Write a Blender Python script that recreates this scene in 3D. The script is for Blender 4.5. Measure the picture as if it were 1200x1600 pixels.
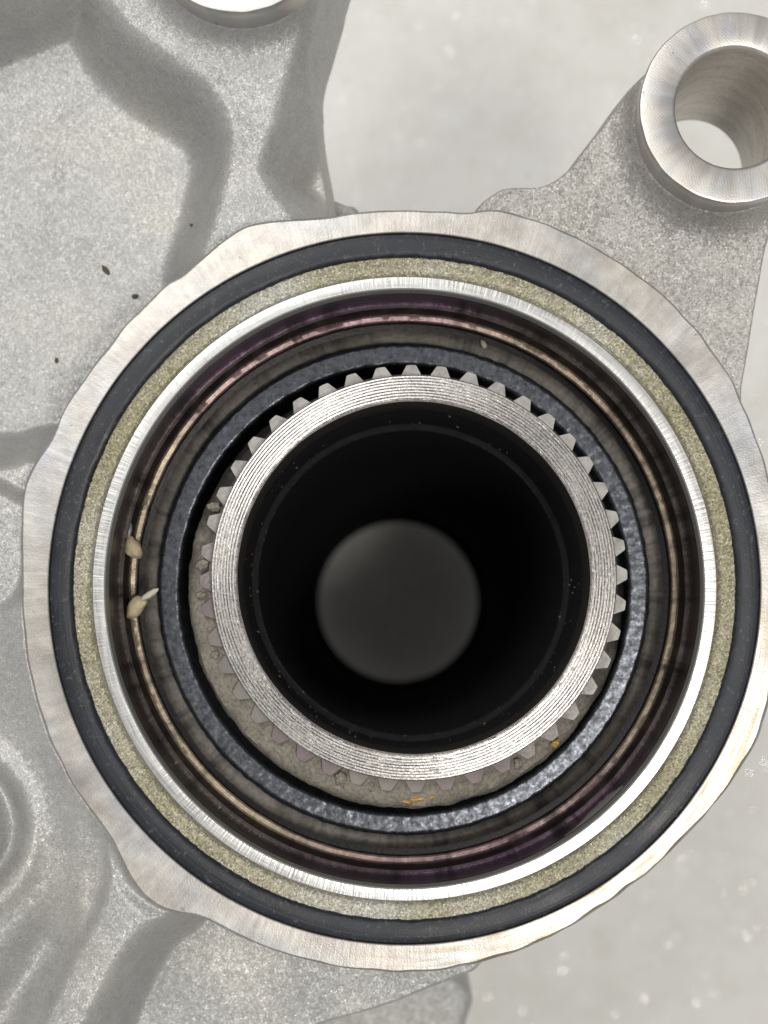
import bpy, math, random
import numpy as np
from mathutils import Vector, Matrix, noise as mnoise

for o in list(bpy.data.objects):
    bpy.data.objects.remove(o, do_unlink=True)
scn = bpy.context.scene
scn.unit_settings.system = 'METRIC'
scn.unit_settings.scale_length = 0.01          # one unit is one centimetre
PI = math.pi
random.seed(7)
rng = np.random.default_rng(7)

# ------------------------------------------------------------------ camera
H = 14.0                      # camera height above the flange face
PX = 170.0                    # photo pixels per cm on the flange face
VX, VY = 615.0, 930.0         # the point straight below the lens
cam_d = bpy.data.cameras.new('camera')
cam = bpy.data.objects.new('camera', cam_d)
scn.collection.objects.link(cam)
cam.location = (0, 0, H)
cam_d.sensor_fit = 'VERTICAL'
cam_d.sensor_height = 36.0
cam_d.lens = H * PX / 1600.0 * 36.0
cam_d.shift_x = -(VX - 600.0) / 1600.0
cam_d.shift_y = (VY - 800.0) / 1600.0
cam_d.clip_start = 0.1
cam_d.clip_end = 500.0
cam_d.dof.use_dof = True
cam_d.dof.focus_distance = H + 0.2
cam_d.dof.aperture_fstop = (cam_d.lens * 1e-3) / 0.21
scn.camera = cam

# ------------------------------------------------------------------ light
world = bpy.data.worlds.new('World')
scn.world = world
world.use_nodes = True
bg = world.node_tree.nodes['Background']
bg.inputs[0].default_value = (1.0, 0.985, 0.955, 1)
bg.inputs[1].default_value = 0.36

def area(name, loc, target, size, power, col):
    d = bpy.data.lights.new(name, 'AREA')
    d.shape = 'DISK'
    d.size = size
    d.energy = power
    d.color = col
    o = bpy.data.objects.new(name, d)
    scn.collection.objects.link(o)
    o.location = loc
    o.rotation_euler = (Vector(target) - Vector(loc)).to_track_quat('-Z', 'Y').to_euler()
    return o

area('ceiling_lamp', (-13, 22, 46), (0, 0, 0), 26, 8600, (1.0, 0.98, 0.95))
area('work_lamp', (10.0, -9.6, 48.0), (0, 0, -1), 8.0, 7400, (1.0, 0.96, 0.90))

vs = scn.view_settings
vs.view_transform = 'Standard'
vs.look = 'None'
vs.exposure = 0.24
vs.gamma = 1.0
vs.use_curve_mapping = False

# ------------------------------------------------------------------ helpers
def W(px, py, z=0.0):
    k = (H - z) / (PX * H)
    return ((px - VX) * k, (VY - py) * k)

def rr(R, z):
    """true radius of a circle seen R photo pixels wide at height z"""
    return R * (H - z) / (PX * H)

C0 = W(632, 920, 0)

def link(o, parent=None):
    scn.collection.objects.link(o)
    if parent:
        o.parent = parent
    return o

def tag(o, label=None, cat=None, group=None, kind=None):
    if label: o['label'] = label
    if cat: o['category'] = cat
    if group: o['group'] = group
    if kind: o['kind'] = kind
    return o

def empty(name, loc=(0, 0, 0)):
    o = bpy.data.objects.new(name, None)
    o.empty_display_size = 0.3
    o.location = loc
    return link(o)

def mesh(name, verts, faces, mat, parent=None, smooth=True, loc=(0, 0, 0)):
    me = bpy.data.meshes.new(name)
    me.from_pydata(verts, [], faces)
    if smooth:
        me.polygons.foreach_set('use_smooth', [True] * len(me.polygons))
    me.materials.append(mat)
    me.update()
    o = bpy.data.objects.new(name, me)
    o.location = loc
    return link(o, parent)

def sharp_by_angle(o, deg=35):
    me = o.data
    try:
        me.set_sharp_from_angle(angle=math.radians(deg))
    except Exception:
        pass

def lathe(name, prof, mat, parent=None, seg=384, loc=(0, 0, 0), disp=None, closed=False, sharp=40):
    """prof: list of (r, z); disp(theta, i, r, z) -> (dr, dz)"""
    n = len(prof)
    vs_, fs = [], []
    for s in range(seg):
        th = 2 * PI * s / seg
        c, sn = math.cos(th), math.sin(th)
        for i, (r, z) in enumerate(prof):
            if disp:
                dr, dz = disp(th, i, r, z)
                r2, z2 = r + dr, z + dz
            else:
                r2, z2 = r, z
            vs_.append((r2 * c, r2 * sn, z2))
    m = n if closed else n - 1
    for s in range(seg):
        s2 = (s + 1) % seg
        for i in range(m):
            j = (i + 1) % n
            fs.append((s * n + i, s2 * n + i, s2 * n + j, s * n + j))
    # profiles run from outside to inside over the top, so flip to face outwards
    fs = [f[::-1] for f in fs]
    o = mesh(name, vs_, fs, mat, parent, True, loc)
    sharp_by_angle(o, sharp)
    return o

def subdiv(prof, step):
    out = [prof[0]]
    for a, b in zip(prof[:-1], prof[1:]):
        d = math.hypot(b[0] - a[0], b[1] - a[1])
        k = max(1, int(d / step))
        for t in range(1, k + 1):
            out.append((a[0] + (b[0] - a[0]) * t / k, a[1] + (b[1] - a[1]) * t / k))
    return out

def catmull(pts, n=6, closed=True):
    P = np.array(pts, float)
    N = len(P)
    out = []
    for i in range(N):
        p0, p1, p2, p3 = P[(i - 1) % N], P[i], P[(i + 1) % N], P[(i + 2) % N]
        for t in np.linspace(0, 1, n, endpoint=False):
            out.append(0.5 * ((2 * p1) + (-p0 + p2) * t + (2 * p0 - 5 * p1 + 4 * p2 - p3) * t * t
                              + (-p0 + 3 * p1 - 3 * p2 + p3) * t ** 3))
    return np.array(out)

def sdf(X, Y, poly):
    """signed distance, negative inside"""
    d2 = np.full(X.shape, 1e9)
    inside = np.zeros(X.shape, bool)
    n = len(poly)
    for i in range(n):
        ax, ay = poly[i]
        bx, by = poly[(i + 1) % n]
        ex, ey = bx - ax, by - ay
        wx, wy = X - ax, Y - ay
        L = ex * ex + ey * ey + 1e-12
        t = np.clip((wx * ex + wy * ey) / L, 0, 1)
        d2 = np.minimum(d2, (wx - ex * t) ** 2 + (wy - ey * t) ** 2)
        if abs(ey) > 1e-12:
            c = ((ay > Y) != (by > Y)) & (X < ex * (Y - ay) / ey + ax)
            inside ^= c
    d = np.sqrt(d2)
    return np.where(inside, -d, d)

def poly_w(pts, z, n=5):
    return catmull([W(x, y, z) for x, y in pts], n)

def smax(a, b, k):
    h = np.clip(0.5 + 0.5 * (a - b) / k, 0, 1)
    return b + (a - b) * h + k * h * (1 - h)

def smin(a, b, k):
    return -smax(-a, -b, k)

def plate(d, z, steep, rho):
    dd = np.maximum(d + rho * 0.5, 0)
    return z - steep * (np.sqrt(dd * dd + rho * rho) - rho)

def vnoise(X, Y, cell, seed=0):
    """smooth value noise in -1..1"""
    g = np.random.default_rng(seed).uniform(-1, 1, (256, 256))
    u, v = X / cell, Y / cell
    i, j = np.floor(u).astype(int), np.floor(v).astype(int)
    fu, fv = u - i, v - j
    fu = fu * fu * (3 - 2 * fu)
    fv = fv * fv * (3 - 2 * fv)
    a = g[i % 256, j % 256]; b = g[(i + 1) % 256, j % 256]
    c = g[i % 256, (j + 1) % 256]; e = g[(i + 1) % 256, (j + 1) % 256]
    return (a * (1 - fu) + b * fu) * (1 - fv) + (c * (1 - fu) + e * fu) * fv

def snap(X, Y, z, cutz, cell):
    """keep what lies above the cut and slide the border onto the cut contour"""
    over = z > cutz
    grow = over.copy()
    grow[1:] |= over[:-1]; grow[:-1] |= over[1:]; grow[:, 1:] |= over[:, :-1]; grow[:, :-1] |= over[:, 1:]
    grow[1:, 1:] |= over[:-1, :-1]; grow[:-1, :-1] |= over[1:, 1:]; grow[1:, :-1] |= over[:-1, 1:]; grow[:-1, 1:] |= over[1:, :-1]
    gy, gx = np.gradient(z, cell)
    g2 = gx * gx + gy * gy + 1e-6
    st = np.where(grow & ~over, (cutz - z) / g2, 0)
    ln = np.abs(st) * np.sqrt(g2)
    st = st * np.minimum(1, 1.6 * cell / np.maximum(ln, 1e-9))
    return X + st * gx, Y + st * gy, np.maximum(z, cutz), grow

def grid_mesh(name, X, Y, Z, keep, mat, parent):
    """height sheet; keep is a boolean per vertex, faces need all four"""
    ny, nx = X.shape
    idx = np.arange(ny * nx).reshape(ny, nx)
    q = keep[:-1, :-1] & keep[1:, :-1] & keep[1:, 1:] & keep[:-1, 1:]
    f = np.stack([idx[:-1, :-1][q], idx[:-1, 1:][q], idx[1:, 1:][q], idx[1:, :-1][q]], 1)
    used = np.unique(f)
    remap = -np.ones(ny * nx, int)
    remap[used] = np.arange(len(used))
    V = np.stack([X.ravel()[used], Y.ravel()[used], Z.ravel()[used]], 1)
    return mesh(name, V.tolist(), remap[f].tolist(), mat, parent, True)

# ------------------------------------------------------------------ materials
class Nodes:
    def __init__(self, name):
        self.m = bpy.data.materials.new(name)
        self.m.use_nodes = True
        self.t = self.m.node_tree
        self.b = self.t.nodes['Principled BSDF']
        self.tc = self.t.nodes.new('ShaderNodeTexCoord')
        self.obj = self.tc.outputs['Object']
    def n(self, typ, **kw):
        nd = self.t.nodes.new(typ)
        for k, v in kw.items():
            setattr(nd, k, v)
        return nd
    def l(self, a, b):
        self.t.links.new(a, b)
    def set(self, **kw):
        for k, v in kw.items():
            s = self.b.inputs[k.replace('_', ' ')]
            if hasattr(v, 'node'):
                self.l(v, s)
            else:
                s.default_value = v if not (isinstance(v, tuple) and len(v) == 3) else (*v, 1)
    def noise(self, scale, detail=2, rough=0.5, vec=None, out='Fac', dist=0.0):
        nd = self.n('ShaderNodeTexNoise')
        nd.inputs['Scale'].default_value = scale
        nd.inputs['Detail'].default_value = detail
        nd.inputs['Roughness'].default_value = rough
        nd.inputs['Distortion'].default_value = dist
        self.l(vec or self.obj, nd.inputs['Vector'])
        return nd.outputs[out]
    def voro(self, scale, vec=None, out='Distance', feature='F1'):
        nd = self.n('ShaderNodeTexVoronoi', feature=feature)
        nd.inputs['Scale'].default_value = scale
        self.l(vec or self.obj, nd.inputs['Vector'])
        return nd.outputs[out]
    def ramp(self, fac, stops, interp='LINEAR'):
        nd = self.n('ShaderNodeValToRGB')
        cr = nd.color_ramp
        cr.interpolation = interp
        while len(cr.elements) < len(stops):
            cr.elements.new(0.5)
        for e, (p, c) in zip(cr.elements, stops):
            e.position = p
            if not isinstance(c, tuple):
                c = (c, c, c)
            e.color = (*c, 1)
        self.l(fac, nd.inputs[0])
        return nd.outputs[0]
    def mix(self, fac, a, b, mode='MIX'):
        nd = self.n('ShaderNodeMix', data_type='RGBA', blend_type=mode)
        for s, v in ((nd.inputs[0], fac), (nd.inputs[6], a), (nd.inputs[7], b)):
            if hasattr(v, 'node'):
                self.l(v, s)
            else:
                s.default_value = (*v, 1) if isinstance(v, tuple) else v
        return nd.outputs[2]
    def math(self, op, a, b=0.0):
        nd = self.n('ShaderNodeMath', operation=op)
        for s, v in ((nd.inputs[0], a), (nd.inputs[1], b)):
            if hasattr(v, 'node'):
                self.l(v, s)
            else:
                s.default_value = v
        return nd.outputs[0]
    def polar(self, cx, cy, K, rs):
        """seamless vector: unit direction times K, radius times rs"""
        sub = self.n('ShaderNodeVectorMath', operation='SUBTRACT')
        self.l(self.obj, sub.inputs[0])
        sub.inputs[1].default_value = (cx, cy, 0)
        mul = self.n('ShaderNodeVectorMath', operation='MULTIPLY')
        self.l(sub.outputs[0], mul.inputs[0])
        mul.inputs[1].default_value = (1, 1, 0)
        ln = self.n('ShaderNodeVectorMath', operation='LENGTH')
        self.l(mul.outputs[0], ln.inputs[0])
        nr = self.n('ShaderNodeVectorMath', operation='NORMALIZE')
        self.l(mul.outputs[0], nr.inputs[0])
        sc = self.n('ShaderNodeVectorMath', operation='SCALE')
        self.l(nr.outputs[0], sc.inputs[0])
        sc.inputs['Scale'].default_value = K
        cb = self.n('ShaderNodeCombineXYZ')
        self.l(self.math('MULTIPLY', ln.outputs['Value'], rs), cb.inputs[2])
        ad = self.n('ShaderNodeVectorMath', operation='ADD')
        self.l(sc.outputs[0], ad.inputs[0])
        self.l(cb.outputs[0], ad.inputs[1])
        return ad.outputs[0], ln.outputs['Value']
    def facets(self, scale, amt, prev=None):
        nd = self.n('ShaderNodeTexVoronoi', feature='F1')
        nd.inputs['Scale'].default_value = scale
        self.l(self.obj, nd.inputs['Vector'])
        sub = self.n('ShaderNodeVectorMath', operation='SUBTRACT')
        self.l(nd.outputs['Color'], sub.inputs[0])
        sub.inputs[1].default_value = (0.5, 0.5, 0.5)
        sc = self.n('ShaderNodeVectorMath', operation='SCALE')
        self.l(sub.outputs[0], sc.inputs[0])
        sc.inputs['Scale'].default_value = amt
        ad = self.n('ShaderNodeVectorMath', operation='ADD')
        if prev is None:
            prev = self.n('ShaderNodeNewGeometry').outputs['Normal']
        self.l(prev, ad.inputs[0])
        self.l(sc.outputs[0], ad.inputs[1])
        nm = self.n('ShaderNodeVectorMath', operation='NORMALIZE')
        self.l(ad.outputs[0], nm.inputs[0])
        return nm.outputs[0]
    def bump(self, h, strength, dist, prev=None):
        nd = self.n('ShaderNodeBump')
        nd.inputs['Strength'].default_value = strength
        nd.inputs['Distance'].default_value = dist
        self.l(h, nd.inputs['Height'])
        if prev is not None:
            self.l(prev, nd.inputs['Normal'])
        return nd.outputs[0]

def cast_metal(name, tint, grain, strength, spots=True):
    N = Nodes(name)
    big = N.noise(0.55, 3, 0.55)
    mid = N.noise(5.0, 4, 0.6)
    col = N.ramp(big, [(0.3, tuple(c * 0.86 for c in tint)), (0.7, tint)])
    col = N.mix(0.14, col, N.ramp(mid, [(0.3, 0.28), (0.7, 0.78)]), 'OVERLAY')
    warm = N.noise(0.9, 2)
    col = N.mix(N.ramp(warm, [(0.45, 0.0), (0.75, 0.35)]), col, (0.60, 0.57, 0.50))
    fine = N.noise(grain, 2, 0.6)
    col = N.mix(0.35, col, N.ramp(fine, [(0.25, 0.22), (0.75, 0.78)]), 'OVERLAY')
    if spots:
        v = N.noise(13.0, 2, 0.5)
        sp = N.ramp(v, [(0.235, 0.5), (0.27, 0.0)])
        col = N.mix(sp, col, (0.16, 0.155, 0.15))
    cell = N.voro(grain * 0.8, out='Color')
    sep = N.n('ShaderNodeSeparateColor')
    N.l(cell, sep.inputs[0])
    b1 = N.bump(fine, strength * 0.5, 0.010)
    b2 = N.facets(grain * 1.0, strength * 0.46, b1)
    b3 = N.facets(grain * 0.45, strength * 0.26, b2)
    rg = N.ramp(sep.outputs[1], [(0.0, 0.32), (1.0, 0.58)])
    N.set(Base_Color=col, Metallic=0.42, Roughness=rg, Normal=b3)
    return N.m

M = {}
M['cast'] = cast_metal('cast_aluminium', (0.46, 0.462, 0.455), 66, 0.62)
M['cast_lug'] = cast_metal('coarse_cast_aluminium', (0.42, 0.412, 0.396), 54, 1.0, False)

def machined(name, cx, cy, tint=(0.455, 0.444, 0.425), K=70, rs=2.2, arcs=False):
    N = Nodes(name)
    vec, rad = N.polar(cx, cy, K, rs)
    strokes = N.noise(1.0, 3, 0.65, vec)
    vec2, _ = N.polar(cx, cy, 6, 1.5)
    blot = N.noise(1.0, 3, 0.6, vec2)
    vec3, _ = N.polar(cx, cy, 3.0, 2.0)
    hue = N.noise(1.3, 2, 0.5, vec3)
    col = N.ramp(hue, [(0.30, tuple(c * f for c, f in zip(tint, (0.93, 0.96, 1.04)))), (0.45, tint), (0.58, tuple(c * f for c, f in zip(tint, (1.02, 0.985, 0.965)))), (0.72, tuple(c * f for c, f in zip(tint, (1.03, 1.0, 0.95))))])
    col = N.mix(0.05 if arcs else N.ramp(blot, [(0.35, 0.04), (0.7, 0.34)]), col, N.ramp(strokes, [(0.25, 0.22), (0.75, 0.80)]), 'OVERLAY')
    col = N.mix(0.12 if arcs else 0.30, col, N.ramp(blot, [(0.3, 0.22), (0.7, 0.72)]), 'OVERLAY')
    mot = N.noise(6.0, 4, 0.7)
    col = N.mix(0.12 if arcs else 0.28, col, N.ramp(mot, [(0.3, 0.2), (0.7, 0.75)]), 'OVERLAY')
    if not arcs:
        vw, _ = N.polar(cx, cy, 5, 26)
        sc = N.noise(1.0, 3, 0.65, vw)
        sx = N.n('ShaderNodeSeparateXYZ'); N.l(N.obj, sx.inputs[0])
        mk = N.math('ADD', N.math('MULTIPLY', sx.outputs[0], 0.12), N.math('MULTIPLY', sx.outputs[1], -0.12))
        mk = N.math('MULTIPLY', N.ramp(mk, [(0.32, 0.0), (0.5, 1.0)]), N.ramp(sc, [(0.46, 0.0), (0.62, 0.9)]))
        col = N.mix(mk, col, (0.30, 0.25, 0.17))
    pit = N.noise(11, 2, 0.5)
    col = N.mix(N.ramp(pit, [(0.24, 0.5), (0.27, 0.0)]), col, (0.15, 0.14, 0.13))
    b = N.bump(strokes, 0.05 if arcs else 0.16, 0.008)
    if arcs:
        wv = N.n('ShaderNodeTexWave', wave_type='RINGS', rings_direction='Z')
        mp = N.n('ShaderNodeMapping')
        mp.inputs['Location'].default_value = (1.6, 0.9, 0)
        N.l(N.obj, mp.inputs['Vector'])
        N.l(mp.outputs[0], wv.inputs['Vector'])
        wv.inputs['Scale'].default_value = 13.0
        wv.inputs['Distortion'].default_value = 0.6
        b = N.bump(wv.outputs['Fac'], 0.06, 0.003, b)
    g = N.noise(60, 2, 0.5)
    b = N.bump(g, 0.18, 0.006, b)
    rg = N.ramp(blot, [(0.3, 0.32), (0.7, 0.46)])
    N.set(Base_Color=col, Metallic=0.9, Roughness=rg, Normal=b)
    return N.m

M['flange'] = machined('machined_flange_metal', C0[0], C0[1])
M['boss'] = machined('machined_boss_metal', 0, 0, (0.57, 0.56, 0.54), 5, 2.0, True)

def make_hole():
    N = Nodes('drilled_hole_metal')
    mp = N.n('ShaderNodeMapping')
    mp.inputs['Scale'].default_value = (1.2, 1.2, 5)
    N.l(N.obj, mp.inputs['Vector'])
    a = N.noise(1.6, 3, 0.6, mp.outputs[0])
    g = N.noise(30, 2, 0.6)
    col = N.ramp(a, [(0.3, (0.56, 0.53, 0.49)), (0.7, (0.74, 0.71, 0.66))])
    col = N.mix(0.3, col, N.ramp(g, [(0.3, 0.2), (0.7, 0.8)]), 'OVERLAY')
    N.set(Base_Color=col, Metallic=0.7, Roughness=0.5, Normal=N.bump(g, 0.4, 0.01))
    return N.m
M['hole'] = make_hole()

def make_rubber():
    N = Nodes('black_rubber')
    v, _ = N.polar(0, 0, 3.0, 1.0)
    a = N.noise(1.2, 3, 0.6, v)
    dust = N.noise(24, 3, 0.65)
    fine = N.noise(70, 2)
    col = N.ramp(a, [(0.3, (0.010, 0.012, 0.017)), (0.7, (0.020, 0.024, 0.034))])
    col = N.mix(N.ramp(dust, [(0.58, 0.0), (0.76, 0.5)]), col, (0.16, 0.17, 0.18))
    vec, _ = N.polar(0, 0, 2.0, 40)
    st = N.noise(1.0, 2, 0.5, vec)
    b = N.bump(st, 0.25, 0.01)
    b = N.bump(fine, 0.25, 0.006, b)
    N.set(Base_Color=col, Roughness=N.ramp(a, [(0.3, 0.34), (0.7, 0.5)]), Normal=b)
    N.b.inputs['Specular IOR Level'].default_value = 0.42
    return N.m
M['rubber'] = make_rubber()

def make_olive():
    N = Nodes('gritty_olive_coating')
    g = N.noise(55, 3, 0.7)
    g2 = N.voro(46, out='Color')
    sep = N.n('ShaderNodeSeparateColor'); N.l(g2, sep.inputs[0])
    v, _ = N.polar(0, 0, 1.4, 0.6)
    a = N.noise(1.1, 2, 0.5, v)
    col = N.ramp(a, [(0.38, (0.30, 0.278, 0.185)), (0.52, (0.36, 0.34, 0.255)), (0.64, (0.45, 0.44, 0.39))])
    col = N.mix(0.55, col, N.ramp(g, [(0.3, 0.15), (0.7, 0.85)]), 'OVERLAY')
    b = N.facets(60, 0.55, N.bump(g, 0.5, 0.010))
    N.set(Base_Color=col, Metallic=0.55, Roughness=N.ramp(sep.outputs[1], [(0, 0.28), (1, 0.6)]), Normal=b)
    return N.m
M['olive'] = make_olive()

def make_lip():
    N = Nodes('bright_turned_aluminium')
    vec, _ = N.polar(0, 0, 120, 3)
    st = N.noise(1.0, 2, 0.6, vec)
    v2, _ = N.polar(0, 0, 8, 30)
    s2 = N.noise(1.0, 2, 0.6, v2)
    col = N.ramp(st, [(0.25, (0.46, 0.46, 0.455)), (0.75, (0.53, 0.53, 0.52))])
    b = N.bump(st, 0.35, 0.008)
    b = N.bump(s2, 0.25, 0.006, b)
    N.set(Base_Color=col, Metallic=0.92, Roughness=N.ramp(s2, [(0.3, 0.26), (0.7, 0.42)]), Normal=b)
    return N.m
M['lip'] = make_lip()

def make_wall(name, stops, metallic, rough, K=2.2, stain=None):
    N = Nodes(name)
    v, _ = N.polar(0, 0, K, 0.5)
    a = N.noise(1.2, 4, 0.6, v)
    g = N.noise(26, 3, 0.65)
    mp = N.n('ShaderNodeMapping'); mp.inputs['Scale'].default_value = (1, 1, 26)
    N.l(N.obj, mp.inputs['Vector'])
    ln = N.noise(1.4, 2, 0.6, mp.outputs[0])
    col = N.ramp(a, stops)
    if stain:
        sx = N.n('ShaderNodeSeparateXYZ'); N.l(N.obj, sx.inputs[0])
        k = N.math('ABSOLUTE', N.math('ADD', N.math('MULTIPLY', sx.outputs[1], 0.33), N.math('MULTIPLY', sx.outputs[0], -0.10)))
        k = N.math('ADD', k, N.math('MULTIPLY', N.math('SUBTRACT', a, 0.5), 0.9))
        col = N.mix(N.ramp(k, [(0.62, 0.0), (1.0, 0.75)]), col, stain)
    v9, _ = N.polar(0, 0, 9, 0.5)
    dk = N.noise(1.0, 3, 0.7, v9)
    col = N.mix(N.ramp(dk, [(0.36, 0.75), (0.50, 0.0)]), col, (0.02, 0.017, 0.016))
    col = N.mix(0.5, col, N.ramp(g, [(0.3, 0.2), (0.7, 0.75)]), 'OVERLAY')
    col = N.mix(0.4, col, N.ramp(ln, [(0.3, 0.25), (0.7, 0.72)]), 'OVERLAY')
    b = N.bump(ln, 0.2, 0.01)
    b = N.bump(g, 0.35, 0.010, b)
    N.set(Base_Color=col, Metallic=metallic, Roughness=rough, Normal=b)
    return N.m
M['oily_wall'] = make_wall('oil_stained_bore_metal', [(0.3, (0.040, 0.033, 0.030)), (0.5, (0.062, 0.050, 0.046)), (0.7, (0.095, 0.084, 0.070))], 0.5, 0.28, 2.2, (0.085, 0.045, 0.09))
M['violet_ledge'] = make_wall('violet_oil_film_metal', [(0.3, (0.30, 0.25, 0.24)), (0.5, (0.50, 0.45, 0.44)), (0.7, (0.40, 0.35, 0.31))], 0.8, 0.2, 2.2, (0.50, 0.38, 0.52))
M['tan_ledge'] = make_wall('tan_oil_film_metal', [(0.35, (0.24, 0.18, 0.13)), (0.5, (0.38, 0.31, 0.22)), (0.68, (0.44, 0.37, 0.25))], 0.4, 0.36, 2.2, (0.32, 0.17, 0.24))
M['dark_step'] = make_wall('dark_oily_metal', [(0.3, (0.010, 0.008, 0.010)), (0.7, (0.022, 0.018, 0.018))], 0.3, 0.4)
M['felt'] = make_wall('grey_brown_felt', [(0.3, (0.12, 0.108, 0.094)), (0.7, (0.21, 0.19, 0.165))], 0.15, 0.6, 6)

def make_char():
    N = Nodes('rough_charcoal_seal')
    g = N.noise(20, 3, 0.65)
    v = N.voro(30, out='Color')
    sep = N.n('ShaderNodeSeparateColor'); N.l(v, sep.inputs[0])
    col = N.ramp(g, [(0.32, (0.042, 0.047, 0.057)), (0.5, (0.080, 0.086, 0.100)), (0.7, (0.092, 0.099, 0.115))])
    b = N.bump(g, 0.28, 0.004)
    N.set(Base_Color=col, Metallic=0.75, Roughness=N.ramp(sep.outputs[1], [(0, 0.24), (1, 0.34)]), Normal=N.facets(46, 0.06, b))
    N.b.inputs['Specular IOR Level'].default_value = 0.6
    return N.m
M['charcoal'] = make_char()

def make_steel(name, tint, rough, metallic=0.75, g_amt=0.35):
    N = Nodes(name)
    g = N.noise(40, 3, 0.65)
    a = N.noise(2.0, 3)
    col = N.ramp(a, [(0.3, tuple(c * 0.85 for c in tint)), (0.7, tint)])
    col = N.mix(g_amt, col, N.ramp(g, [(0.3, 0.15), (0.7, 0.85)]), 'OVERLAY')
    b = N.bump(g, 0.3, 0.008)
    N.set(Base_Color=col, Metallic=metallic, Roughness=rough, Normal=b)
    return N.m
M['rim'] = make_steel('turned_steel_rim', (0.60, 0.585, 0.565), 0.34, 0.85, 0.55)
M['tooth'] = make_steel('grey_spline_steel', (0.47, 0.455, 0.43), 0.5, 0.6, 0.2)
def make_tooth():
    N = Nodes('grey_spline_steel_dirty_shaded')
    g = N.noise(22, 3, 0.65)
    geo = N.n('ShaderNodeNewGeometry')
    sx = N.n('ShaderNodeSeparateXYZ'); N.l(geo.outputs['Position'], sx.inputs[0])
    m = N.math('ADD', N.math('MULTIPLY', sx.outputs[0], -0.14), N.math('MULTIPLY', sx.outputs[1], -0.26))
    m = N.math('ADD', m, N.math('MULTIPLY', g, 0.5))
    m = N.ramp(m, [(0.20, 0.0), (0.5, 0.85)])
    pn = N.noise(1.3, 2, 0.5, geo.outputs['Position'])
    dirt = N.ramp(pn, [(0.40, (0.17, 0.155, 0.14)), (0.6, (0.13, 0.09, 0.105))])  # grime plus painted-in shade, darkening the teeth toward the lower left
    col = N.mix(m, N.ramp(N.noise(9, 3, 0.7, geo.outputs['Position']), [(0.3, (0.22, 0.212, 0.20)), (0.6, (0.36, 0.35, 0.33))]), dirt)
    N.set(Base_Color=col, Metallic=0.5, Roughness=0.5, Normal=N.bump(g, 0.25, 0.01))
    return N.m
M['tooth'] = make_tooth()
M['grime'] = make_steel('dried_grey_brown_grime', (0.27, 0.245, 0.20), 0.7, 0.1, 0.8)
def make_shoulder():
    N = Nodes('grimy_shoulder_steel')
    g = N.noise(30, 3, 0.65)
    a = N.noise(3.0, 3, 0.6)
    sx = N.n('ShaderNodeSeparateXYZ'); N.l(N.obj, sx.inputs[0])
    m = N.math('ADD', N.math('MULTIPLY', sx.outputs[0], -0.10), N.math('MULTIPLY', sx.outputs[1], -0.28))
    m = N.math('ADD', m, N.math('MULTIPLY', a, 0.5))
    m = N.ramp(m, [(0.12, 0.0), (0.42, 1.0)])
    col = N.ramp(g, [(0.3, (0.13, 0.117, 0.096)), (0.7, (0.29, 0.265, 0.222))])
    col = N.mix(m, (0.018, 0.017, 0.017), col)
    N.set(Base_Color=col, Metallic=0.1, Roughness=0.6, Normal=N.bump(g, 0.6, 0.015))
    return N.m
M['shoulder'] = make_shoulder()
M['gold'] = make_steel('amber_grease', (0.45, 0.28, 0.07), 0.3, 0.1, 0.5)
M['crumb'] = make_steel('tan_crumb', (0.62, 0.52, 0.34), 0.75, 0.0, 0.3)
M['pale'] = make_steel('pale_flake', (0.66, 0.62, 0.52), 0.7, 0.0, 0.2)
M['dirt'] = make_steel('brown_dirt', (0.11, 0.09, 0.065), 0.9, 0.0, 0.4)
M['chip'] = make_steel('grey_metal_flake', (0.42, 0.42, 0.41), 0.45, 0.5, 0.3)

def make_black():
    N = Nodes('black_oxide_bore')
    g = N.noise(9, 3, 0.6)
    N.set(Base_Color=N.ramp(g, [(0.3, (0.012, 0.012, 0.015)), (0.7, (0.020, 0.020, 0.023))]), Roughness=0.75)
    N.b.inputs['Specular IOR Level'].default_value = 0.2
    return N.m
M['black'] = make_black()
M['bore_edge'] = make_steel('dark_bore_edge_steel', (0.055, 0.048, 0.042), 0.5, 0.3, 0.7)

def make_table():
    N = Nodes('pale_speckled_bench')
    a = N.noise(0.28, 4, 0.55)
    b_ = N.noise(1.5, 5, 0.7)
    v = N.voro(2.0)
    vc = N.voro(2.0, out='Color')
    sep = N.n('ShaderNodeSeparateColor'); N.l(vc, sep.inputs[0])
    col = N.ramp(a, [(0.3, (0.80, 0.79, 0.75)), (0.7, (0.90, 0.89, 0.86))])
    col = N.mix(0.6, col, N.ramp(b_, [(0.3, 0.25), (0.7, 0.80)]), 'OVERLAY')
    dot = N.math('MULTIPLY', N.ramp(v, [(0.12, 1.0), (0.16, 0.0)]), N.ramp(sep.outputs[0], [(0.45, 0.0), (0.9, 1.0)]))
    col = N.mix(N.math('MULTIPLY', dot, 0.9), col, (0.98, 0.98, 0.97))
    v4 = N.voro(4.2); v4c = N.voro(4.2, out='Color')
    s4 = N.n('ShaderNodeSeparateColor'); N.l(v4c, s4.inputs[0])
    d4 = N.math('MULTIPLY', N.ramp(v4, [(0.15, 1.0), (0.24, 0.0)]), N.ramp(s4.outputs[0], [(0.3, 0.0), (0.9, 0.6)]))
    col = N.mix(d4, col, (0.97, 0.97, 0.95))
    d5 = N.math('MULTIPLY', N.ramp(v4, [(0.15, 1.0), (0.3, 0.0)]), N.ramp(s4.outputs[1], [(0.7, 0.0), (0.95, 0.5)]))
    col = N.mix(d5, col, (0.60, 0.59, 0.56))
    N.set(Base_Color=col, Roughness=0.45, Normal=N.bump(b_, 0.3, 0.1))
    return N.m
M['table'] = make_table()

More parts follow.
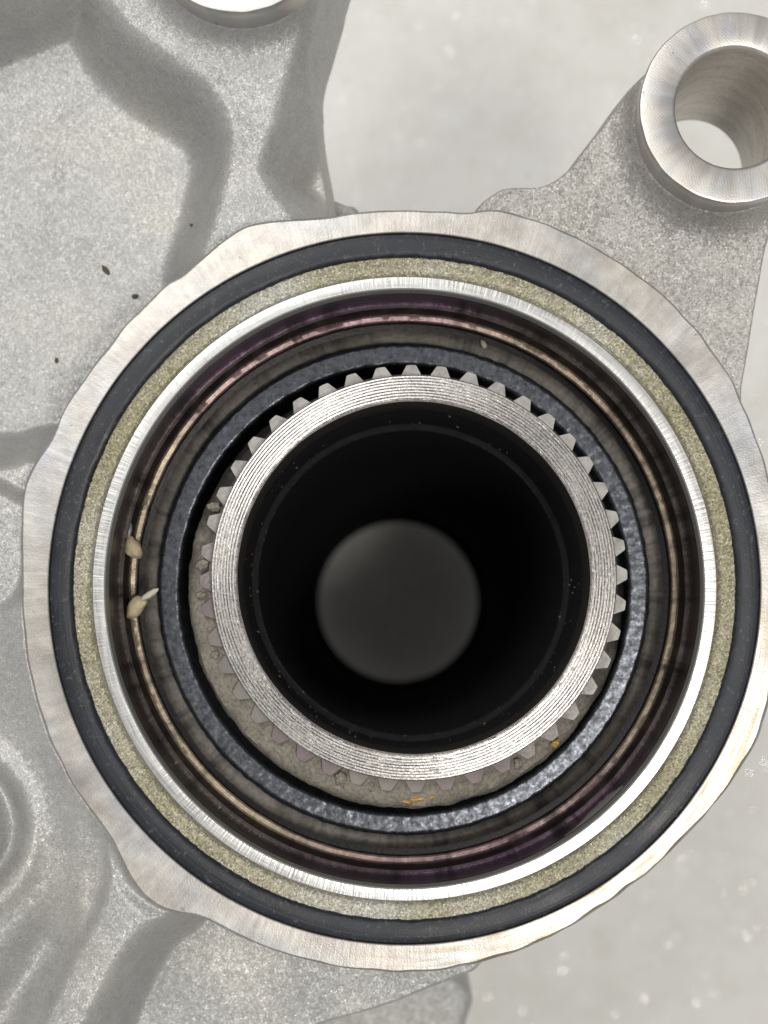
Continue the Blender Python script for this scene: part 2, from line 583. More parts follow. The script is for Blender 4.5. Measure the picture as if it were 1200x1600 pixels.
# ------------------------------------------------------------------ setting
ZT = -12.80
tb = mesh('table_surface', [(-60, -60, ZT), (60, -60, ZT), (60, 60, ZT), (-60, 60, ZT)], [(0, 1, 2, 3)], M['table'], None, False)
tag(tb, 'pale grey speckled bench surface below the casting', None, None, 'structure')

# shiny flakes in the bench surface
V, F = [], []
grng = random.Random(11)
for i in range(26000):
    px, py = grng.uniform(200, 1400), grng.uniform(-200, 1800)
    x, y = W(px, py, ZT)
    q = grng.uniform(0.004, 0.0115)
    a = grng.uniform(0, PI)
    tx, ty = grng.gauss(0, 0.19), grng.gauss(0, 0.19)
    b0 = len(V)
    for k in range(4):
        u, v = q * math.cos(a + k * PI / 2), q * math.sin(a + k * PI / 2) * 0.8
        V.append((x + u, y + v, ZT + 0.012 + u * tx + v * ty))
    F.append((b0, b0 + 1, b0 + 2, b0 + 3))
gl = Nodes('shiny_mineral_flake')
gl.set(Base_Color=(0.85, 0.84, 0.80), Metallic=1.0, Roughness=0.2)
fk = mesh('glitter_flakes', V, F, gl.m, None, False)
tag(fk, 'tiny shiny flakes scattered in the pale bench surface', 'flakes', None, 'stuff')

# ------------------------------------------------------------------ housing
housing = empty('gearbox_housing', (0, 0, 0))
tag(housing, 'cast aluminium gearbox housing with round machined flange and bolt lug', 'housing')

flange_px = [(515, 338), (560, 331), (620, 327), (690, 330), (730, 331), (765, 327), (800, 332), (860, 351), (930, 386), (985, 420),
    (1040, 463), (1085, 510), (1120, 555), (1145, 595), (1165, 640), (1185, 690), (1199, 735), (1210, 790), (1217, 850), (1219, 910),
    (1216, 980), (1209, 1050), (1198, 1118), (1180, 1165), (1150, 1215), (1110, 1265), (1060, 1320), (1000, 1375), (930, 1425),
    (860, 1465), (790, 1494), (720, 1512), (650, 1520), (580, 1518), (500, 1506), (430, 1486), (370, 1462), (330, 1441), (303, 1430),
    (278, 1426), (250, 1418), (225, 1400), (205, 1375), (191, 1345), (178, 1317), (158, 1288), (130, 1252), (100, 1203), (75, 1150),
    (55, 1090), (42, 1030), (35, 960), (33, 900), (33, 840), (35, 780), (42, 745), (54, 722), (71, 700), (86, 672), (102, 637),
    (127, 598), (166, 545), (210, 492), (250, 453), (285, 428), (312, 406), (342, 379), (380, 355), (420, 346), (465, 342)]
fl_w = catmull([W(x, y, 0) for x, y in flange_px], 6)
fl_th = np.arctan2(fl_w[:, 1] - C0[1], fl_w[:, 0] - C0[0])
fl_r = np.hypot(fl_w[:, 0] - C0[0], fl_w[:, 1] - C0[1])
order = np.argsort(fl_th)
fl_th, fl_r = fl_th[order], fl_r[order]
def flange_R(th):
    th = (th + PI) % (2 * PI) - PI
    return float(np.interp(th, fl_th, fl_r, period=2 * PI))

SEG = 900
def build_flange():
    vs_, fs = [], []
    n = None
    for s in range(SEG):
        th = 2 * PI * s / SEG
        R = flange_R(th)
        wear = max(0.0, math.cos(th + math.radians(48))) ** 3          # lower right rim is battered
        p = Vector((math.cos(th) * 9, math.sin(th) * 9, 0))
        R += 0.010 * mnoise.noise(p * 1.6) + wear * 0.006 * mnoise.noise(p * 2.6)
        ch = 0.022 + 0.012 * mnoise.noise(p * 1.1) + wear * 0.02 * (0.5 + mnoise.noise(p * 1.7))
        r0 = 3.272
        ring = [(r0, -0.20), (r0, -0.02), (r0 + 0.004, -0.005), (r0 + 0.012, 0.0)]
        for t in (0.25, 0.5, 0.75):
            rad = r0 + 0.03 + (R - ch - r0 - 0.03) * t
            ring.append((rad, 0.004 * mnoise.noise(Vector((math.cos(th) * rad * 2, math.sin(th) * rad * 2, 3)))))
        ring += [(R - ch, 0.0), (R - ch * 0.4, -ch * 0.28), (R, -ch), (R + 0.004, -0.15), (R - 0.03, -0.6), (R - 0.20, -2.4), (R - 0.5, -2.5), (2.35, -2.6)]
        n = len(ring)
        vs_ += [(math.cos(th) * r, math.sin(th) * r, z) for r, z in ring]
    for s in range(SEG):
        s2 = (s + 1) % SEG
        for i in range(n - 1):
            fs.append((s * n + i, s2 * n + i, s2 * n + i + 1, s * n + i + 1)[::-1])
    fs = [f[::-1] for f in fs]
    o = mesh('machined_flange', vs_, fs, M['flange0'], housing, True, (C0[0], C0[1], 0))
    return o
M['flange0'] = machined('machined_flange_face', 0, 0)
flange = build_flange()
sharp_by_angle(flange, 18)
tag(flange, 'flat machined rim around the bore with a wavy outer edge')

def boss(px, py, z, R, Rh, bottom):
    x, y = W(px, py, z)
    ro, rh = rr(R, z), rr(Rh, z)
    prof = [(ro - 0.06, bottom), (ro - 0.01, -0.5), (ro, -0.10), (ro, z - 0.02), (ro - 0.012, z - 0.004), (ro - 0.03, z),
            (rh + 0.035, z), (rh + 0.018, z - 0.008), (rh, z - 0.035)]
    def dsp(th, i, r, zz):
        if i < 3: return (0, 0)
        p = Vector((math.cos(th) * 5 + px, math.sin(th) * 5, i * 0.02))
        return ((0.010 * mnoise.noise(p) + 0.004 * mnoise.noise(p * 4)) if i < 6 else 0.0, 0.0)
    o = lathe('bolt_boss', subdiv(prof, 0.12), M['boss'], housing, 256, (x, y, 0), lambda th, i, r, zz: (0.006 * mnoise.noise(Vector((math.cos(th) * 6 + px, math.sin(th) * 6, 0))) if r > ro - 0.05 and zz > -0.3 else 0.0, 0.0))
    h = lathe('bolt_hole', [(rh, z - 0.035), (rh - 0.004, -0.3), (rh - 0.004, -1.0), (rh - 0.012, -1.06), (rh - 0.012, bottom + 0.05), (rh + 0.03, bottom), (ro - 0.06, bottom)], M['hole'], o, 192)
    return o
BZ = 0.05
boss_r = boss(1149, 168, BZ, 150, 93.5, -2.09)
boss_r['label'] = 'round machined boss with a through hole on the lug'
boss_t = boss(370, -130, BZ, 150, 93.5, -2.09)
boss_t['label'] = 'round machined boss cut off by the upper edge'

# --- main casting, a height sheet with walls
def build_body():
    cell = 0.018
    xs = np.arange(-5.4, 1.4, cell)
    ys = np.arange(-5.6, 7.4, cell)
    X, Y = np.meshgrid(xs, ys)
    cut = -4.6
    # pixel row of each point (for blends along the picture's height)
    flp = fl_w[::3]
    dfl = sdf(X, Y, flp)

    floor_p = poly_w([(-170, -170), (300, -170), (548, -150), (528, 0), (510, 70), (491, 145), (500, 225), (511, 290), (521, 342), (560, 430), (300, 520), (60, 770), (-170, 770)], -1.45)
    dfo = sdf(X, Y, floor_p)
    zf = plate(dfo, -1.45, 9, 0.06)
    sil = -1.37 - 9 * dfo
    zf = zf + 0.07 * vnoise(X, Y, 1.3, 3) * (zf > -2) + 0.05 * vnoise(X, Y, 2.2, 8) + 0.008 * vnoise(X, Y, 0.45, 4) * (zf > -2)

    ridge = poly_w([(120, -150), (150, -40), (176, 14), (215, 56), (265, 90), (312, 122), (347, 165), (360, 210), (358, 255), (348, 300), (335, 350), (318, 405), (330, 470),
                    (420, 440), (480, 380), (463, 340), (434, 303), (413, 265), (430, 200), (458, 100), (490, 5), (512, -150)], -0.55)
    dr = sdf(X, Y, ridge)
    tt = np.clip((dr + 0.10) / np.where(X < W(400, 0)[0], 0.68, 0.56), 0, 1)
    sc = 1 - tt * tt * tt * (tt * (6 * tt - 15) + 10)
    zr_ = -1.2 + 0.95 * sc
    z = np.where(zf > -3.8, np.maximum(zf + (zr_ + 1.2), zf), zf)
    z = np.minimum(z, np.maximum(sil + 0.25, zf))

    upper = poly_w([(-170, -170), (140, -170), (130, -100), (95, -62), (40, -44), (-20, -22), (-170, 10)], -0.5)
    z = smax(z, plate(sdf(X, Y, upper), -0.5, 4.0, 0.25), 0.30)

    rib = poly_w([(-170, 735), (0, 730), (50, 718), (120, 730), (120, 800), (60, 820), (34, 826), (0, 806), (-170, 780)], -0.42)
    z = smax(z, plate(sdf(X, Y, rib), -0.42, 2.6, 0.12), 0.16)

    low = poly_w([(-170, 800), (80, 800), (300, 1000), (420, 1300), (300, 1400), (250, 1425), (222, 1462), (190, 1510), (160, 1570), (130, 1640), (100, 1760), (-170, 1760)], -0.8)
    zl = plate(sdf(X, Y, low), -0.22, 4.0, 0.15)
    zl = zl + 0.025 * vnoise(X + 3, Y, 1.5, 9) + 0.008 * vnoise(X, Y, 0.5, 5)
    # round feature at the left edge
    bx, by = W(-62, 1280, -0.7)
    q = np.hypot(X - bx, Y - by)
    zl = zl + 0.26 * np.exp(-(q / 0.42) ** 4) - 0.20 * np.exp(-((q - 0.60) / 0.10) ** 2) + 0.10 * np.exp(-((q - 0.84) / 0.12) ** 2)
    z = smax(z, zl, 0.12)

    drib = poly_w([(176, 1322), (206, 1380), (240, 1412), (262, 1428), (228, 1455), (200, 1490), (172, 1540), (146, 1600), (105, 1720), (15, 1720), (62, 1600), (106, 1500), (148, 1420), (165, 1370)], -0.36)
    dd = sdf(X, Y, drib)
    z = smax(z, plate(dd, -0.16, 3.6, 0.22), 0.12)
    # valley along the left of the rib
    ax, ay = W(140, 1370, -0.4); ex, ey = W(-5, 1600, -0.4)
    L = math.hypot(ex - ax, ey - ay)
    ux, uy = (ex - ax) / L, (ey - ay) / L
    t = (X - ax) * ux + (Y - ay) * uy
    w = np.abs((X - ax) * uy - (Y - ay) * ux)
    z = z - 0.34 * np.exp(-(w / 0.24) ** 2) * np.clip((t + 0.35) / 1.1, 0, 1) ** 1.3 * (z > -1.6)

    rec = poly_w([(210, 1380), (500, 1380), (800, 1420), (752, 1508), (722, 1527), (660, 1551), (600, 1574), (500, 1604), (430, 1640), (380, 1740), (40, 1740), (120, 1560)], -1.05)
    zr = plate(sdf(X, Y, rec), -1.05, 8, 0.06)
    zr = zr + 0.05 * vnoise(X, Y, 0.9, 12) * (zr > -2)
    z = smax(z, zr, 0.22)

    # fillet up to the flange, steep towards the pocket, wide at the lower left
    wgt = np.clip((-(Y - W(0, 860, 0)[1])) / 0.6, 0, 1) * np.clip((W(330, 0)[0] - X) / 1.3, 0, 1)
    wgt = wgt * wgt * (3 - 2 * wgt)
    st = 9 - 8.45 * wgt
    zfl = -0.10 + 0.05 * wgt - st * np.maximum(dfl, 0)
    z = smax(z, zfl, 0.10 + 0.20 * 1)
    z = np.where(dfl < 0, np.minimum(z, -0.05 - 0.6 * np.minimum(-dfl, 0.5)), z)

    # fillet round the upper boss
    cx, cy = W(370, -130, BZ)
    db = np.hypot(X - cx, Y - cy) - 0.87
    z = np.where(db > -0.1, z + 0.22 * np.exp(-np.maximum(db, 0) / 0.10) * (z > -1.2), z)

    z = z + (0.0022 * vnoise(X, Y, 0.045, 21) + 0.003 * vnoise(X, Y, 0.15, 22)) * (z > -2.5)
    rc = np.hypot(X - C0[0], Y - C0[1])
    cutz = np.where(Y > W(0, 560, 0)[1], -1.8, cut)
    X, Y, z, grow = snap(X, Y, z, cutz, cell)
    keep = grow & (rc > 3.12) & (np.hypot(X - cx, Y - cy) > 0.60)
    return grid_mesh('cast_body', X, Y, z, keep, M['cast'], housing)
body = build_body()

def build_lug():
    cell = 0.016
    xs = np.arange(0.3, 4.8, cell)
    ys = np.arange(0.6, 6.0, cell)
    X, Y = np.meshgrid(xs, ys)
    pl = poly_w([(690, 440), (736, 334), (774, 298), (800, 290), (846, 288), (882, 267), (908, 235), (940, 193), (968, 155), (1004, 122), (1148, 30),
                 (1300, 60), (1305, 250), (1240, 300), (1204, 372), (1188, 450), (1174, 540), (1162, 605), (1150, 700), (1000, 720)], -0.5)
    d = sdf(X, Y, pl)
    z = plate(d, -0.5, 24, 0.06)
    cx, cy = W(1149, 168, BZ)
    db = np.hypot(X - cx, Y - cy) - 0.88
    z = z - 0.10 * np.clip(-d / 0.6, 0, 1)
    z = z + 0.30 * np.exp(-np.maximum(db, 0) / 0.12) * np.clip(1 - (d + 0.04) / 0.06, 0, 1)
    dfl = sdf(X, Y, fl_w[::3])
    z = smax(z, -0.10 - 5 * np.maximum(dfl, 0), 0.15)
    z = np.where(dfl < 0, np.minimum(z, -0.06 - 0.6 * np.minimum(-dfl, 0.5)), z)
    z = z + (0.004 * vnoise(X, Y, 0.045, 31) + 0.004 * vnoise(X, Y, 0.13, 32) + 0.02 * vnoise(X, Y, 0.5, 33)) * (z > -1.5)
    rc = np.hypot(X - C0[0], Y - C0[1])
    X, Y, z, grow = snap(X, Y, z, np.full(X.shape, -2.1), cell)
    keep = grow & (rc > 3.12) & (db > -0.26)
    return grid_mesh('mounting_lug', X, Y, z, keep, M['cast_lug'], housing)
lug = build_lug()

def block(name, pts, ztop, zbot, mat, parent, rnd=0.12):
    poly = poly_w(pts, ztop, 6)
    c = poly.mean(0)
    vs_, fs = [], []
    levels = [(0.82, ztop + 0.0), (1 - rnd * 0.5, ztop), (1 - rnd * 0.15, ztop - rnd * 0.4), (1.0, ztop - rnd), (1.03, zbot)]
    n = len(poly)
    for s, z in levels:
        for p in poly:
            q = c + (p - c) * s
            vs_.append((q[0], q[1], z))
    a = sum(poly[i][0] * poly[(i + 1) % n][1] - poly[(i + 1) % n][0] * poly[i][1] for i in range(n))
    top = list(range(n))
    fs.append(top if a > 0 else top[::-1])
    for l in range(len(levels) - 1):
        for i in range(n):
            j = (i + 1) % n
            f = (l * n + i, (l + 1) * n + i, (l + 1) * n + j, l * n + j)
            fs.append(f if a > 0 else f[::-1])
    return mesh(name, vs_, fs, mat, parent, True)

block('lower_foot', [(430, 1480), (600, 1490), (690, 1515), (724, 1536), (739, 1562), (728, 1602), (700, 1690), (420, 1690)], -4.4, ZT, M['cast'], housing)
block('lower_wall', [(380, 250), (470, 240), (505, 300), (540, 320), (563, 334), (570, 420), (400, 420)], -2.2, -5.0, M['cast'], housing)

# ------------------------------------------------------------------ rubber ring
cx, cy = C0
r1, r2 = rr(518.5, -0.03), 3.270
zt = -0.035
rub = [(r2, -0.2), (r2, -0.040), (r2 - 0.004, -0.026), (r2 - 0.016, -0.021), (r2 - 0.06, -0.017), ((r1 + r2) / 2, -0.015), (r1 + 0.05, -0.018), (r1 + 0.02, -0.024), (r1 + 0.006, -0.036), (r1, -0.06), (r1, -0.2)]
def rdisp(th, i, r, z):
    p = Vector((math.cos(th) * 22, math.sin(th) * 22, i * 0.3))
    if i in (7, 8, 9):
        return (0.010 * mnoise.noise(p) + 0.010 * mnoise.noise(p * 3.7), 0)
    return (0, 0.004 * mnoise.noise(p * 0.4))
ring = lathe('rubber_ring', rub, M['rubber'], None, 720, (cx, cy, 0), rdisp, True, 60)
tag(ring, 'wide black rubber sealing ring set just inside the machined flange', 'seal ring')

# ------------------------------------------------------------------ sleeve in the bore
sleeve = empty('bearing_sleeve', (cx, cy, 0))
tag(sleeve, 'metal sleeve with bright lip and olive band lining the bore', 'sleeve')
zo = -0.07
def odisp(th, i, r, z):
    p = Vector((math.cos(th) * r * 24, math.sin(th) * r * 24, i))
    return (0, 0.010 * mnoise.noise(p) + 0.006 * mnoise.noise(p * 2.3))
prof = [(rr(518.5, zo), -0.2), (rr(518.5, zo), zo - 0.012), (rr(517, zo), zo), (rr(513, zo), zo - 0.006), (rr(507, zo), zo - 0.02), (rr(500, zo), zo - 0.03), (rr(494, zo), zo - 0.03), (rr(490, zo), zo - 0.015), (rr(488, 0), zo + 0.0)]
band = lathe('olive_band', prof, M['olive'], sleeve, 900, (0, 0, 0), odisp)
zl = 0.05
prof = [(rr(489, 0), zo - 0.03), (rr(489, zl) , zl - 0.02), (rr(487, zl), zl), (rr(478, zl), zl + 0.003), (rr(470, zl), zl), (rr(468, zl), zl - 0.012)]
lip = lathe('sleeve_lip', prof, M['lip'], sleeve, 512)
rw = rr(462, -0.08)
prof = [(rr(468, zl), zl - 0.012), (rr(464.5, 0), -0.03), (rw, -0.08)]
lathe('lip_chamfer', prof, make_steel('soft_grey_aluminium', (0.50, 0.49, 0.46), 0.45, 0.7, 0.25), sleeve, 512)
def wdisp(th, i, r, z):
    p = Vector((math.cos(th) * 5, math.sin(th) * 5, z * 3))
    return (0.004 * mnoise.noise(p * 3), 0)
z1, z2, z3 = -0.48, -0.80, -1.30
ra, rb, rc_, rd = rw, rr(440, z1), rr(418, z2), rr(381, z3)
lathe('bore_wall', subdiv([(rw, -0.08), (rw - 0.004, -0.12), (rw, -0.30), (rw, z1 + 0.03), (rw - 0.02, z1)], 0.05), M['oily_wall'], sleeve, 384, (0, 0, 0), wdisp)
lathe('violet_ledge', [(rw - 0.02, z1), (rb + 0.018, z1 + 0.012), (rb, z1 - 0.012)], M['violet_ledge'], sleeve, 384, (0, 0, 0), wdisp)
lathe('groove_wall', [(rb, z1 - 0.012), (rb + 0.03, z1 - 0.08), (rb + 0.03, z2 + 0.05), (rb - 0.005, z2)], M['dark_step'], sleeve, 384, (0, 0, 0), wdisp)
def tdisp(th, i, r, z):
    p = Vector((math.cos(th) * 18, math.sin(th) * 18, i * 0.4))
    return (0.004 * mnoise.noise(p), 0.003 * mnoise.noise(p * 1.7))
lathe('tan_ledge', [(rb - 0.005, z2), (rc_ + 0.05, z2 + 0.014), (rc_ + 0.012, z2 + 0.006), (rc_, z2 - 0.02)], M['tan_ledge'], sleeve, 512, (0, 0, 0), tdisp)
lathe('lower_wall', [(rc_, z2 - 0.02), (rc_ + 0.06, z2 - 0.08), (rc_ + 0.06, z3 + 0.02), (rr(405, z3), z3)], M['dark_step'], sleeve, 384)

# ------------------------------------------------------------------ seal between sleeve and shaft
seal = empty('shaft_seal', (cx, cy, -2.4))
tag(seal, 'rough charcoal ring seal deep in the bore around the shaft', 'shaft seal')
def fdisp(th, i, r, z):
    p = Vector((math.cos(th) * r * 12, math.sin(th) * r * 12, i))
    return (0, 0.012 * mnoise.noise(p))
zc = -1.10
ro_, ri_ = rr(385, zc), rr(350, zc)
prof = [(rr(407, z3), z3 - 0.01), (rr(402, z3), z3 + 0.015), (rr(394, z3), z3 + 0.03), (ro_ + 0.02, z3 + 0.01), (ro_ + 0.005, z3 - 0.03)]
o = lathe('felt_ring', subdiv(prof, 0.04), M['felt'], seal, 512, (0, 0, 2.4), fdisp)
def cdisp(th, i, r, z):
    p = Vector((math.cos(th) * r * 15, math.sin(th) * r * 15, i * 0.5))
    return (0.010 * mnoise.noise(p + Vector((9, 0, 0))), 0.003 * mnoise.noise(p) + 0.0012 * mnoise.noise(p * 2.4))
prof = [(ro_, z3 - 0.05), (ro_, zc - 0.03), (ro_ - 0.02, zc), (ri_ + 0.014, zc - 0.005), (ri_, zc - 0.03), (ri_, -2.4), (2.0, -2.45)]
k = subdiv(prof[:5], 0.03) + prof[5:]
o = lathe('charcoal_ring', k, M['charcoal'], seal, 900, (0, 0, 2.4), lambda th, i, r, z: cdisp(th, i, r, z) if z > -1.3 else (0, 0), False, 80)

# ------------------------------------------------------------------ splined shaft (slightly tilted)
ZS = -0.08
top = Vector((*W(647, 902, ZS), ZS))
bot = Vector((*W(622, 940, -12.5), -12.5))
shaft = empty('splined_shaft', bot)
shaft.rotation_euler = Vector((0, 0, 1)).rotation_difference((top - bot).normalized()).to_euler()
LEN = (top - bot).length
def sz(z):            # height in the shaft's own space
    return z - ZS + LEN
tag(shaft, 'hollow steel shaft with spline teeth and grooved rim standing in the bore', 'shaft')
R_out, R_in = rr(318, ZS), rr(276, ZS)
# rim with turned grooves
prof = [(R_out, sz(-0.30)), (R_out, sz(ZS - 0.03)), (R_out - 0.008, sz(ZS - 0.006))]
ng = 8
for g in range(ng):
    a = R_out - 0.014 - (R_out - R_in - 0.03) * g / ng
    b = R_out - 0.014 - (R_out - R_in - 0.03) * (g + 1) / ng
    prof += [(a, sz(ZS)), (a + (b - a) * 0.50, sz(ZS + 0.002)), (a + (b - a) * 0.72, sz(ZS - 0.022)), (a + (b - a) * 0.86, sz(ZS - 0.020))]
prof += [(R_in + 0.012, sz(ZS)), (R_in, sz(ZS - 0.012))]
def gdisp(th, i, r, z):
    p = Vector((math.cos(th) * 7, math.sin(th) * 7, i * 0.31))
    dz = 0.0
    if z < sz(ZS - 0.015) and r < R_out - 0.01:
        q = Vector((math.cos(th) * 3.1, math.sin(th) * 3.1, i * 0.05))
        dz = 0.016 * min(1.0, max(0.0, mnoise.noise(q) * 1.6 + 0.25)) + 0.004 * mnoise.noise(p * 5)
    return (0.003 * mnoise.noise(p), dz)
lathe('grooved_rim', prof, M['rim'], shaft, 512, (0, 0, 0), gdisp, False, 30)
lathe('bore_edge', [(R_in, sz(ZS - 0.012)), (R_in - 0.004, sz(-0.16)), (R_in - 0.03, sz(-0.42)), (R_in - 0.01, sz(-0.46))], M['bore_edge'], shaft, 384)
rl = rr(238, -1.6)
lathe('bore', [(R_in - 0.01, sz(-0.46)), (R_in - 0.01, sz(-1.58)), (rl + 0.016, sz(-1.60))], M['black'], shaft, 256)
lathe('bore_step_line', [(rl + 0.016, sz(-1.60)), (rl + 0.004, sz(-1.597)), (rl, sz(-1.612))], make_steel('worn_step_edge', (0.055, 0.053, 0.052), 0.4, 0.5, 0.9), shaft, 256)
rbm = rr(124, -12.5)
lathe('lower_bore', [(rl, sz(-1.612)), (rl, sz(-12.2)), (rl - 0.05, sz(-12.3)), (rbm + 0.02, sz(-12.3)), (rbm, sz(-12.34)), (rbm, sz(-12.5)), (2.0, sz(-12.5))], M['black'], shaft, 256)
# shoulder under the teeth and root cylinder
R_root, R_tip = rr(320, -0.3), rr(335, -0.2)
R_sh = rr(345, -0.40)
SHX, SHY = -9 / PX, -14 / PX
def shdisp(th, i, r, z):
    p = Vector((math.cos(th) * r * 7, math.sin(th) * r * 7, z * 7))
    return (0.012 * mnoise.noise(p) + 0.006 * mnoise.noise(p * 3.1), 0.012 * mnoise.noise(p * 1.3))
def collar(th, i, r, z):
    if z < sz(-0.8): return (0, 0)
    dr, dz = shdisp(th, i, r, z)
    m = 0.5 + 0.5 * math.cos(th - math.radians(72))
    p = Vector((math.cos(th) * 4.5, math.sin(th) * 4.5, i * 0.2))
    dz += 0.05 * mnoise.noise(p) + 0.03 * mnoise.noise(p * 2.7)
    return (dr + 0.02 * mnoise.noise(p * 1.6), dz + 0.19 - 0.75 * m ** 2.4)
lathe('shoulder', [(1.9, sz(-12.5)), (1.9, sz(-2.6)), (R_sh - 0.05, sz(-2.3)), (R_sh, sz(-0.85)), (R_sh, sz(-0.66)), (R_sh - 0.012, sz(-0.59)), (R_sh - 0.04, sz(-0.53)), (R_sh - 0.08, sz(-0.50)), (R_sh - 0.14, sz(-0.48)), (R_root - 0.14, sz(-0.47))],
      M['shoulder'], shaft, 640, (SHX, SHY, 0), collar)
lathe('root_cylinder', [(R_root, sz(-0.95)), (R_root, sz(-0.30)), (R_out - 0.02, sz(-0.285))], M['shoulder'], shaft, 384)

NT = 44
def tooth_mesh():
    zt_, zb_ = sz(-0.235), sz(-0.94)
    wb, wt = 0.100, 0.047
    pts = [(R_root - 0.06, -0.118), (R_tip - 0.012, -0.052), (R_tip, -0.042), (R_tip + 0.002, 0.0), (R_tip, 0.042), (R_tip - 0.012, 0.052), (R_root - 0.06, 0.118)]
    n = len(pts)
    cxx = sum(p[0] for p in pts) / n
    V = []
    for s, z in ((0.95, zt_), (1.0, zt_ - 0.012), (1.0, zb_)):
        V += [(cxx + (p[0] - cxx) * s, p[1] * s, z) for p in pts]
    F = [tuple(range(n))]
    for l in range(2):
        for i in range(n):
            j = (i + 1) % n
            F.append((l * n + i, (l + 1) * n + i, (l + 1) * n + j, l * n + j))
    me = bpy.data.meshes.new('spline_tooth')
    me.from_pydata(V, [], F)
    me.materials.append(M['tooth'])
    me.update()
    return me
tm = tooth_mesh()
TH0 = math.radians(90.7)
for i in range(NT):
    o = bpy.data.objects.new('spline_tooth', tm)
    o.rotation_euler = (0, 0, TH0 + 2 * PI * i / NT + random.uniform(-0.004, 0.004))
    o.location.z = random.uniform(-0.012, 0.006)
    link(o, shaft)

def lump(name, mat, parent, loc, size, rot=0.0, seed=0, rough=0.25, sub=3, bend=0.0):
    import bmesh
    bm = bmesh.new()
    bmesh.ops.create_icosphere(bm, subdivisions=sub, radius=1.0)
    for v in bm.verts:
        p = v.co.copy()
        f = 1 + rough * mnoise.noise(p * 1.7 + Vector((seed * 3.1, 0, 0))) + rough * 0.4 * mnoise.noise(p * 4.3 + Vector((0, seed, 0)))
        v.co = Vector((p.x * size[0] * f, p.y * size[1] * f + bend * p.x * p.x * size[1], p.z * size[2] * f))
    me = bpy.data.meshes.new(name)
    bm.to_mesh(me); bm.free()
    me.polygons.foreach_set('use_smooth', [True] * len(me.polygons))
    me.materials.append(mat)
    o = bpy.data.objects.new(name, me)
    o.location = loc
    o.rotation_euler = (0, 0, rot)
    return link(o, parent)

# dried grime in the gaps on the left and bottom of the shaft
for i in range(NT):
    th = TH0 + 2 * PI * (i + 0.5) / NT
    deg = math.degrees(th) % 360
    if 155 < deg < 325 and random.random() < 0.45:
        big = random.uniform(0.55, 0.95)
        full = 1.0 if 165 < deg < 318 else 0.6
        r = R_root + 0.070 + random.uniform(-0.01, 0.015)
        zz = -0.305 - 0.25 * (1 - full) + random.uniform(-0.02, 0.015)
        lump('grime_lump', M['grime'], shaft, (r * math.cos(th), r * math.sin(th), sz(zz)), (0.085 * big, 0.060 * big, 0.05 * big), th + random.uniform(-0.5, 0.5), i, 0.55, 3)
for (px, py, a, s) in [(655, 1252, 5, 0.12), (634, 1255, -10, 0.07), (676, 1249, 20, 0.06), (868, 1165, 40, 0.05)]:
    x, y = W(px, py - 4, -0.27)
    v = shaft.rotation_euler.to_matrix().transposed() @ (Vector((x, y, -0.27)) - bot)
    lump('grease_smear', M['gold'], shaft, v, (s, 0.030, 0.035), math.radians(a), px, 0.5, 3)

# tiny grit stuck to the upper bore wall
V, F = [], []
for i in range(230):
    th = random.uniform(0, 2 * PI)
    if math.cos(th - math.radians(60)) > 0.5 and random.random() < 0.7: continue
    zz = sz(random.choice([random.uniform(-0.5, -1.55), random.uniform(-1.2, -1.57), -1.59]))
    q = random.uniform(0.004, 0.012) * random.choice([0.7, 1, 1, 1.6])
    r = R_in - 0.016 if zz > sz(-1.58) else rl + 0.008
    c = Vector((r * math.cos(th), r * math.sin(th), zz))
    b0 = len(V)
    for k in range(4):
        V.append(c + Vector((random.uniform(-q, q), random.uniform(-q, q), random.uniform(-q, q))))
    F += [(b0, b0 + 1, b0 + 2), (b0, b0 + 2, b0 + 3), (b0, b0 + 3, b0 + 1), (b0 + 1, b0 + 3, b0 + 2)]
g_ = mesh('bore_grit', V, F, M['grime'], shaft, False)
g_['kind'] = 'stuff'

# bare patch scraped on the lower right bore wall
V, F = [], []
n = 40
for i in range(n + 1):
    t = i / n
    th = math.radians(-42 - 15 * t)
    hgt = math.sin(PI * min(1, t * 1.15) ** 0.8) if t < 0.87 else 0.0
    hgt = max(0.05, hgt) * (0.8 + 0.4 * mnoise.noise(Vector((i * 0.37, 0, 0))))
    for zz, dr in ((-0.085, 0.006), (-0.10, 0.010), (-0.11 - 0.30 * hgt, 0.009), (-0.12 - 0.31 * hgt, 0.002)):
        V.append(((rw - dr) * math.cos(th), (rw - dr) * math.sin(th), zz))
for i in range(n):
    for k in range(3):
        F.append((i * 4 + k, i * 4 + k + 1, (i + 1) * 4 + k + 1, (i + 1) * 4 + k))
o = mesh('bare_patch', V, F, M['chip'], sleeve)
o['label'] = 'bare grey patch scraped on the lower right bore wall'

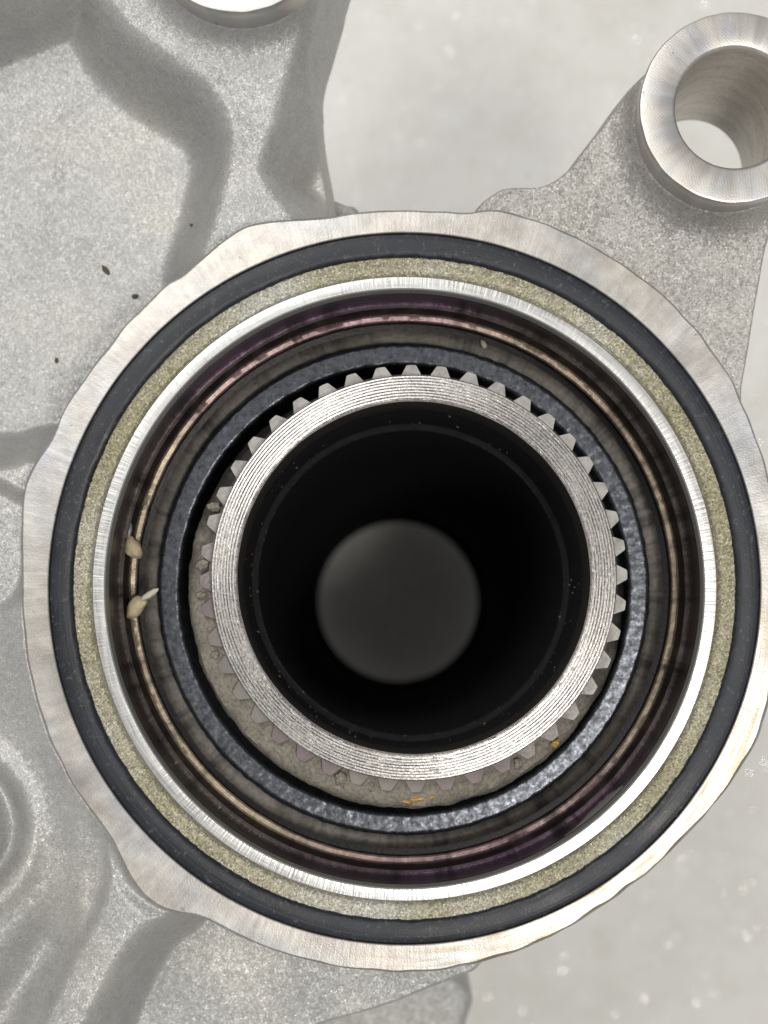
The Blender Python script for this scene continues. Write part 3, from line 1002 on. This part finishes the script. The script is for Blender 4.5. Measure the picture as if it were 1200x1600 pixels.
# ------------------------------------------------------------------ loose bits
def crumb(px, py, z, w, h, rot, mat, seed, bend=0.0, tall=None):
    x, y = W(px, py, z)
    k = (H - z) / (PX * H)
    return lump('crumb', mat, None, (x, y, z), (w * k, h * k, (tall or min(w, h)) * k), math.radians(rot), seed, 0.22, 3, bend)
c1 = crumb(207, 856, -0.62, 20, 13, -58, M['crumb'], 2, 0.15)
tag(c1, 'plump tan crumb on the left bore ledge, upper of two', 'crumb')
c2 = crumb(213, 948, -0.66, 21, 12, 50, M['crumb'], 5, -0.2)
tag(c2, 'long tan crumb on the left bore ledge, lower of two', 'crumb')
c3 = crumb(234, 929, -0.60, 15, 5, 33, M['pale'], 9, 0.1)
c3.name = 'flake'
tag(c3, 'thin whitish sliver sticking out of the lower tan crumb', 'flake')
c4 = crumb(201, 830, -0.60, 13, 5, 78, M['chip'], 12, 0.1)
c4.name = 'flake'
tag(c4, 'small grey sliver just above the upper tan crumb', 'flake')
c5 = crumb(756, 538, -1.24, 7, 4, -60, M['pale'], 15)
c5.name = 'flake'
tag(c5, 'tiny whitish flake at the top of the bore above the teeth', 'flake')
c6 = crumb(722, 1352, -0.78, 8, 5, 10, M['crumb'], 17)
tag(c6, 'small tan crumb at the bottom of the bore wall', 'crumb')
bpy.context.view_layer.update()
bits = [(165, 422, 9, 4, -50, 'dirt', 'short brown speck of dirt in the middle of the casting pocket'),
        (211, 463, 5, 3.5, 20, 'dirt', 'dark dirt speck in the pocket near the flange edge'),
        (88, 563, 4, 3, 70, 'dirt', 'tiny dark speck at the lower left of the casting pocket'),
        (300, 352, 4, 2.5, -20, 'dirt', 'tiny dark speck at the foot of the pocket wall beside the flange'),
        (145, 629, 4.5, 3.5, 40, 'dirt', 'small dark speck low in the pocket beside the flange')]
for i, (px, py, a, b, r, m, lab) in enumerate(bits):
    dx, dy = W(px, py, 0)
    hit, hp, _, _ = body.ray_cast((0, 0, H), Vector((dx, dy, -H)).normalized())
    o = crumb(px, py, (hp.z if hit else -1.2) + 0.012, a, b, r, M[m], 20 + i)
    o.name = 'dirt_speck'
    tag(o, lab, 'dirt')
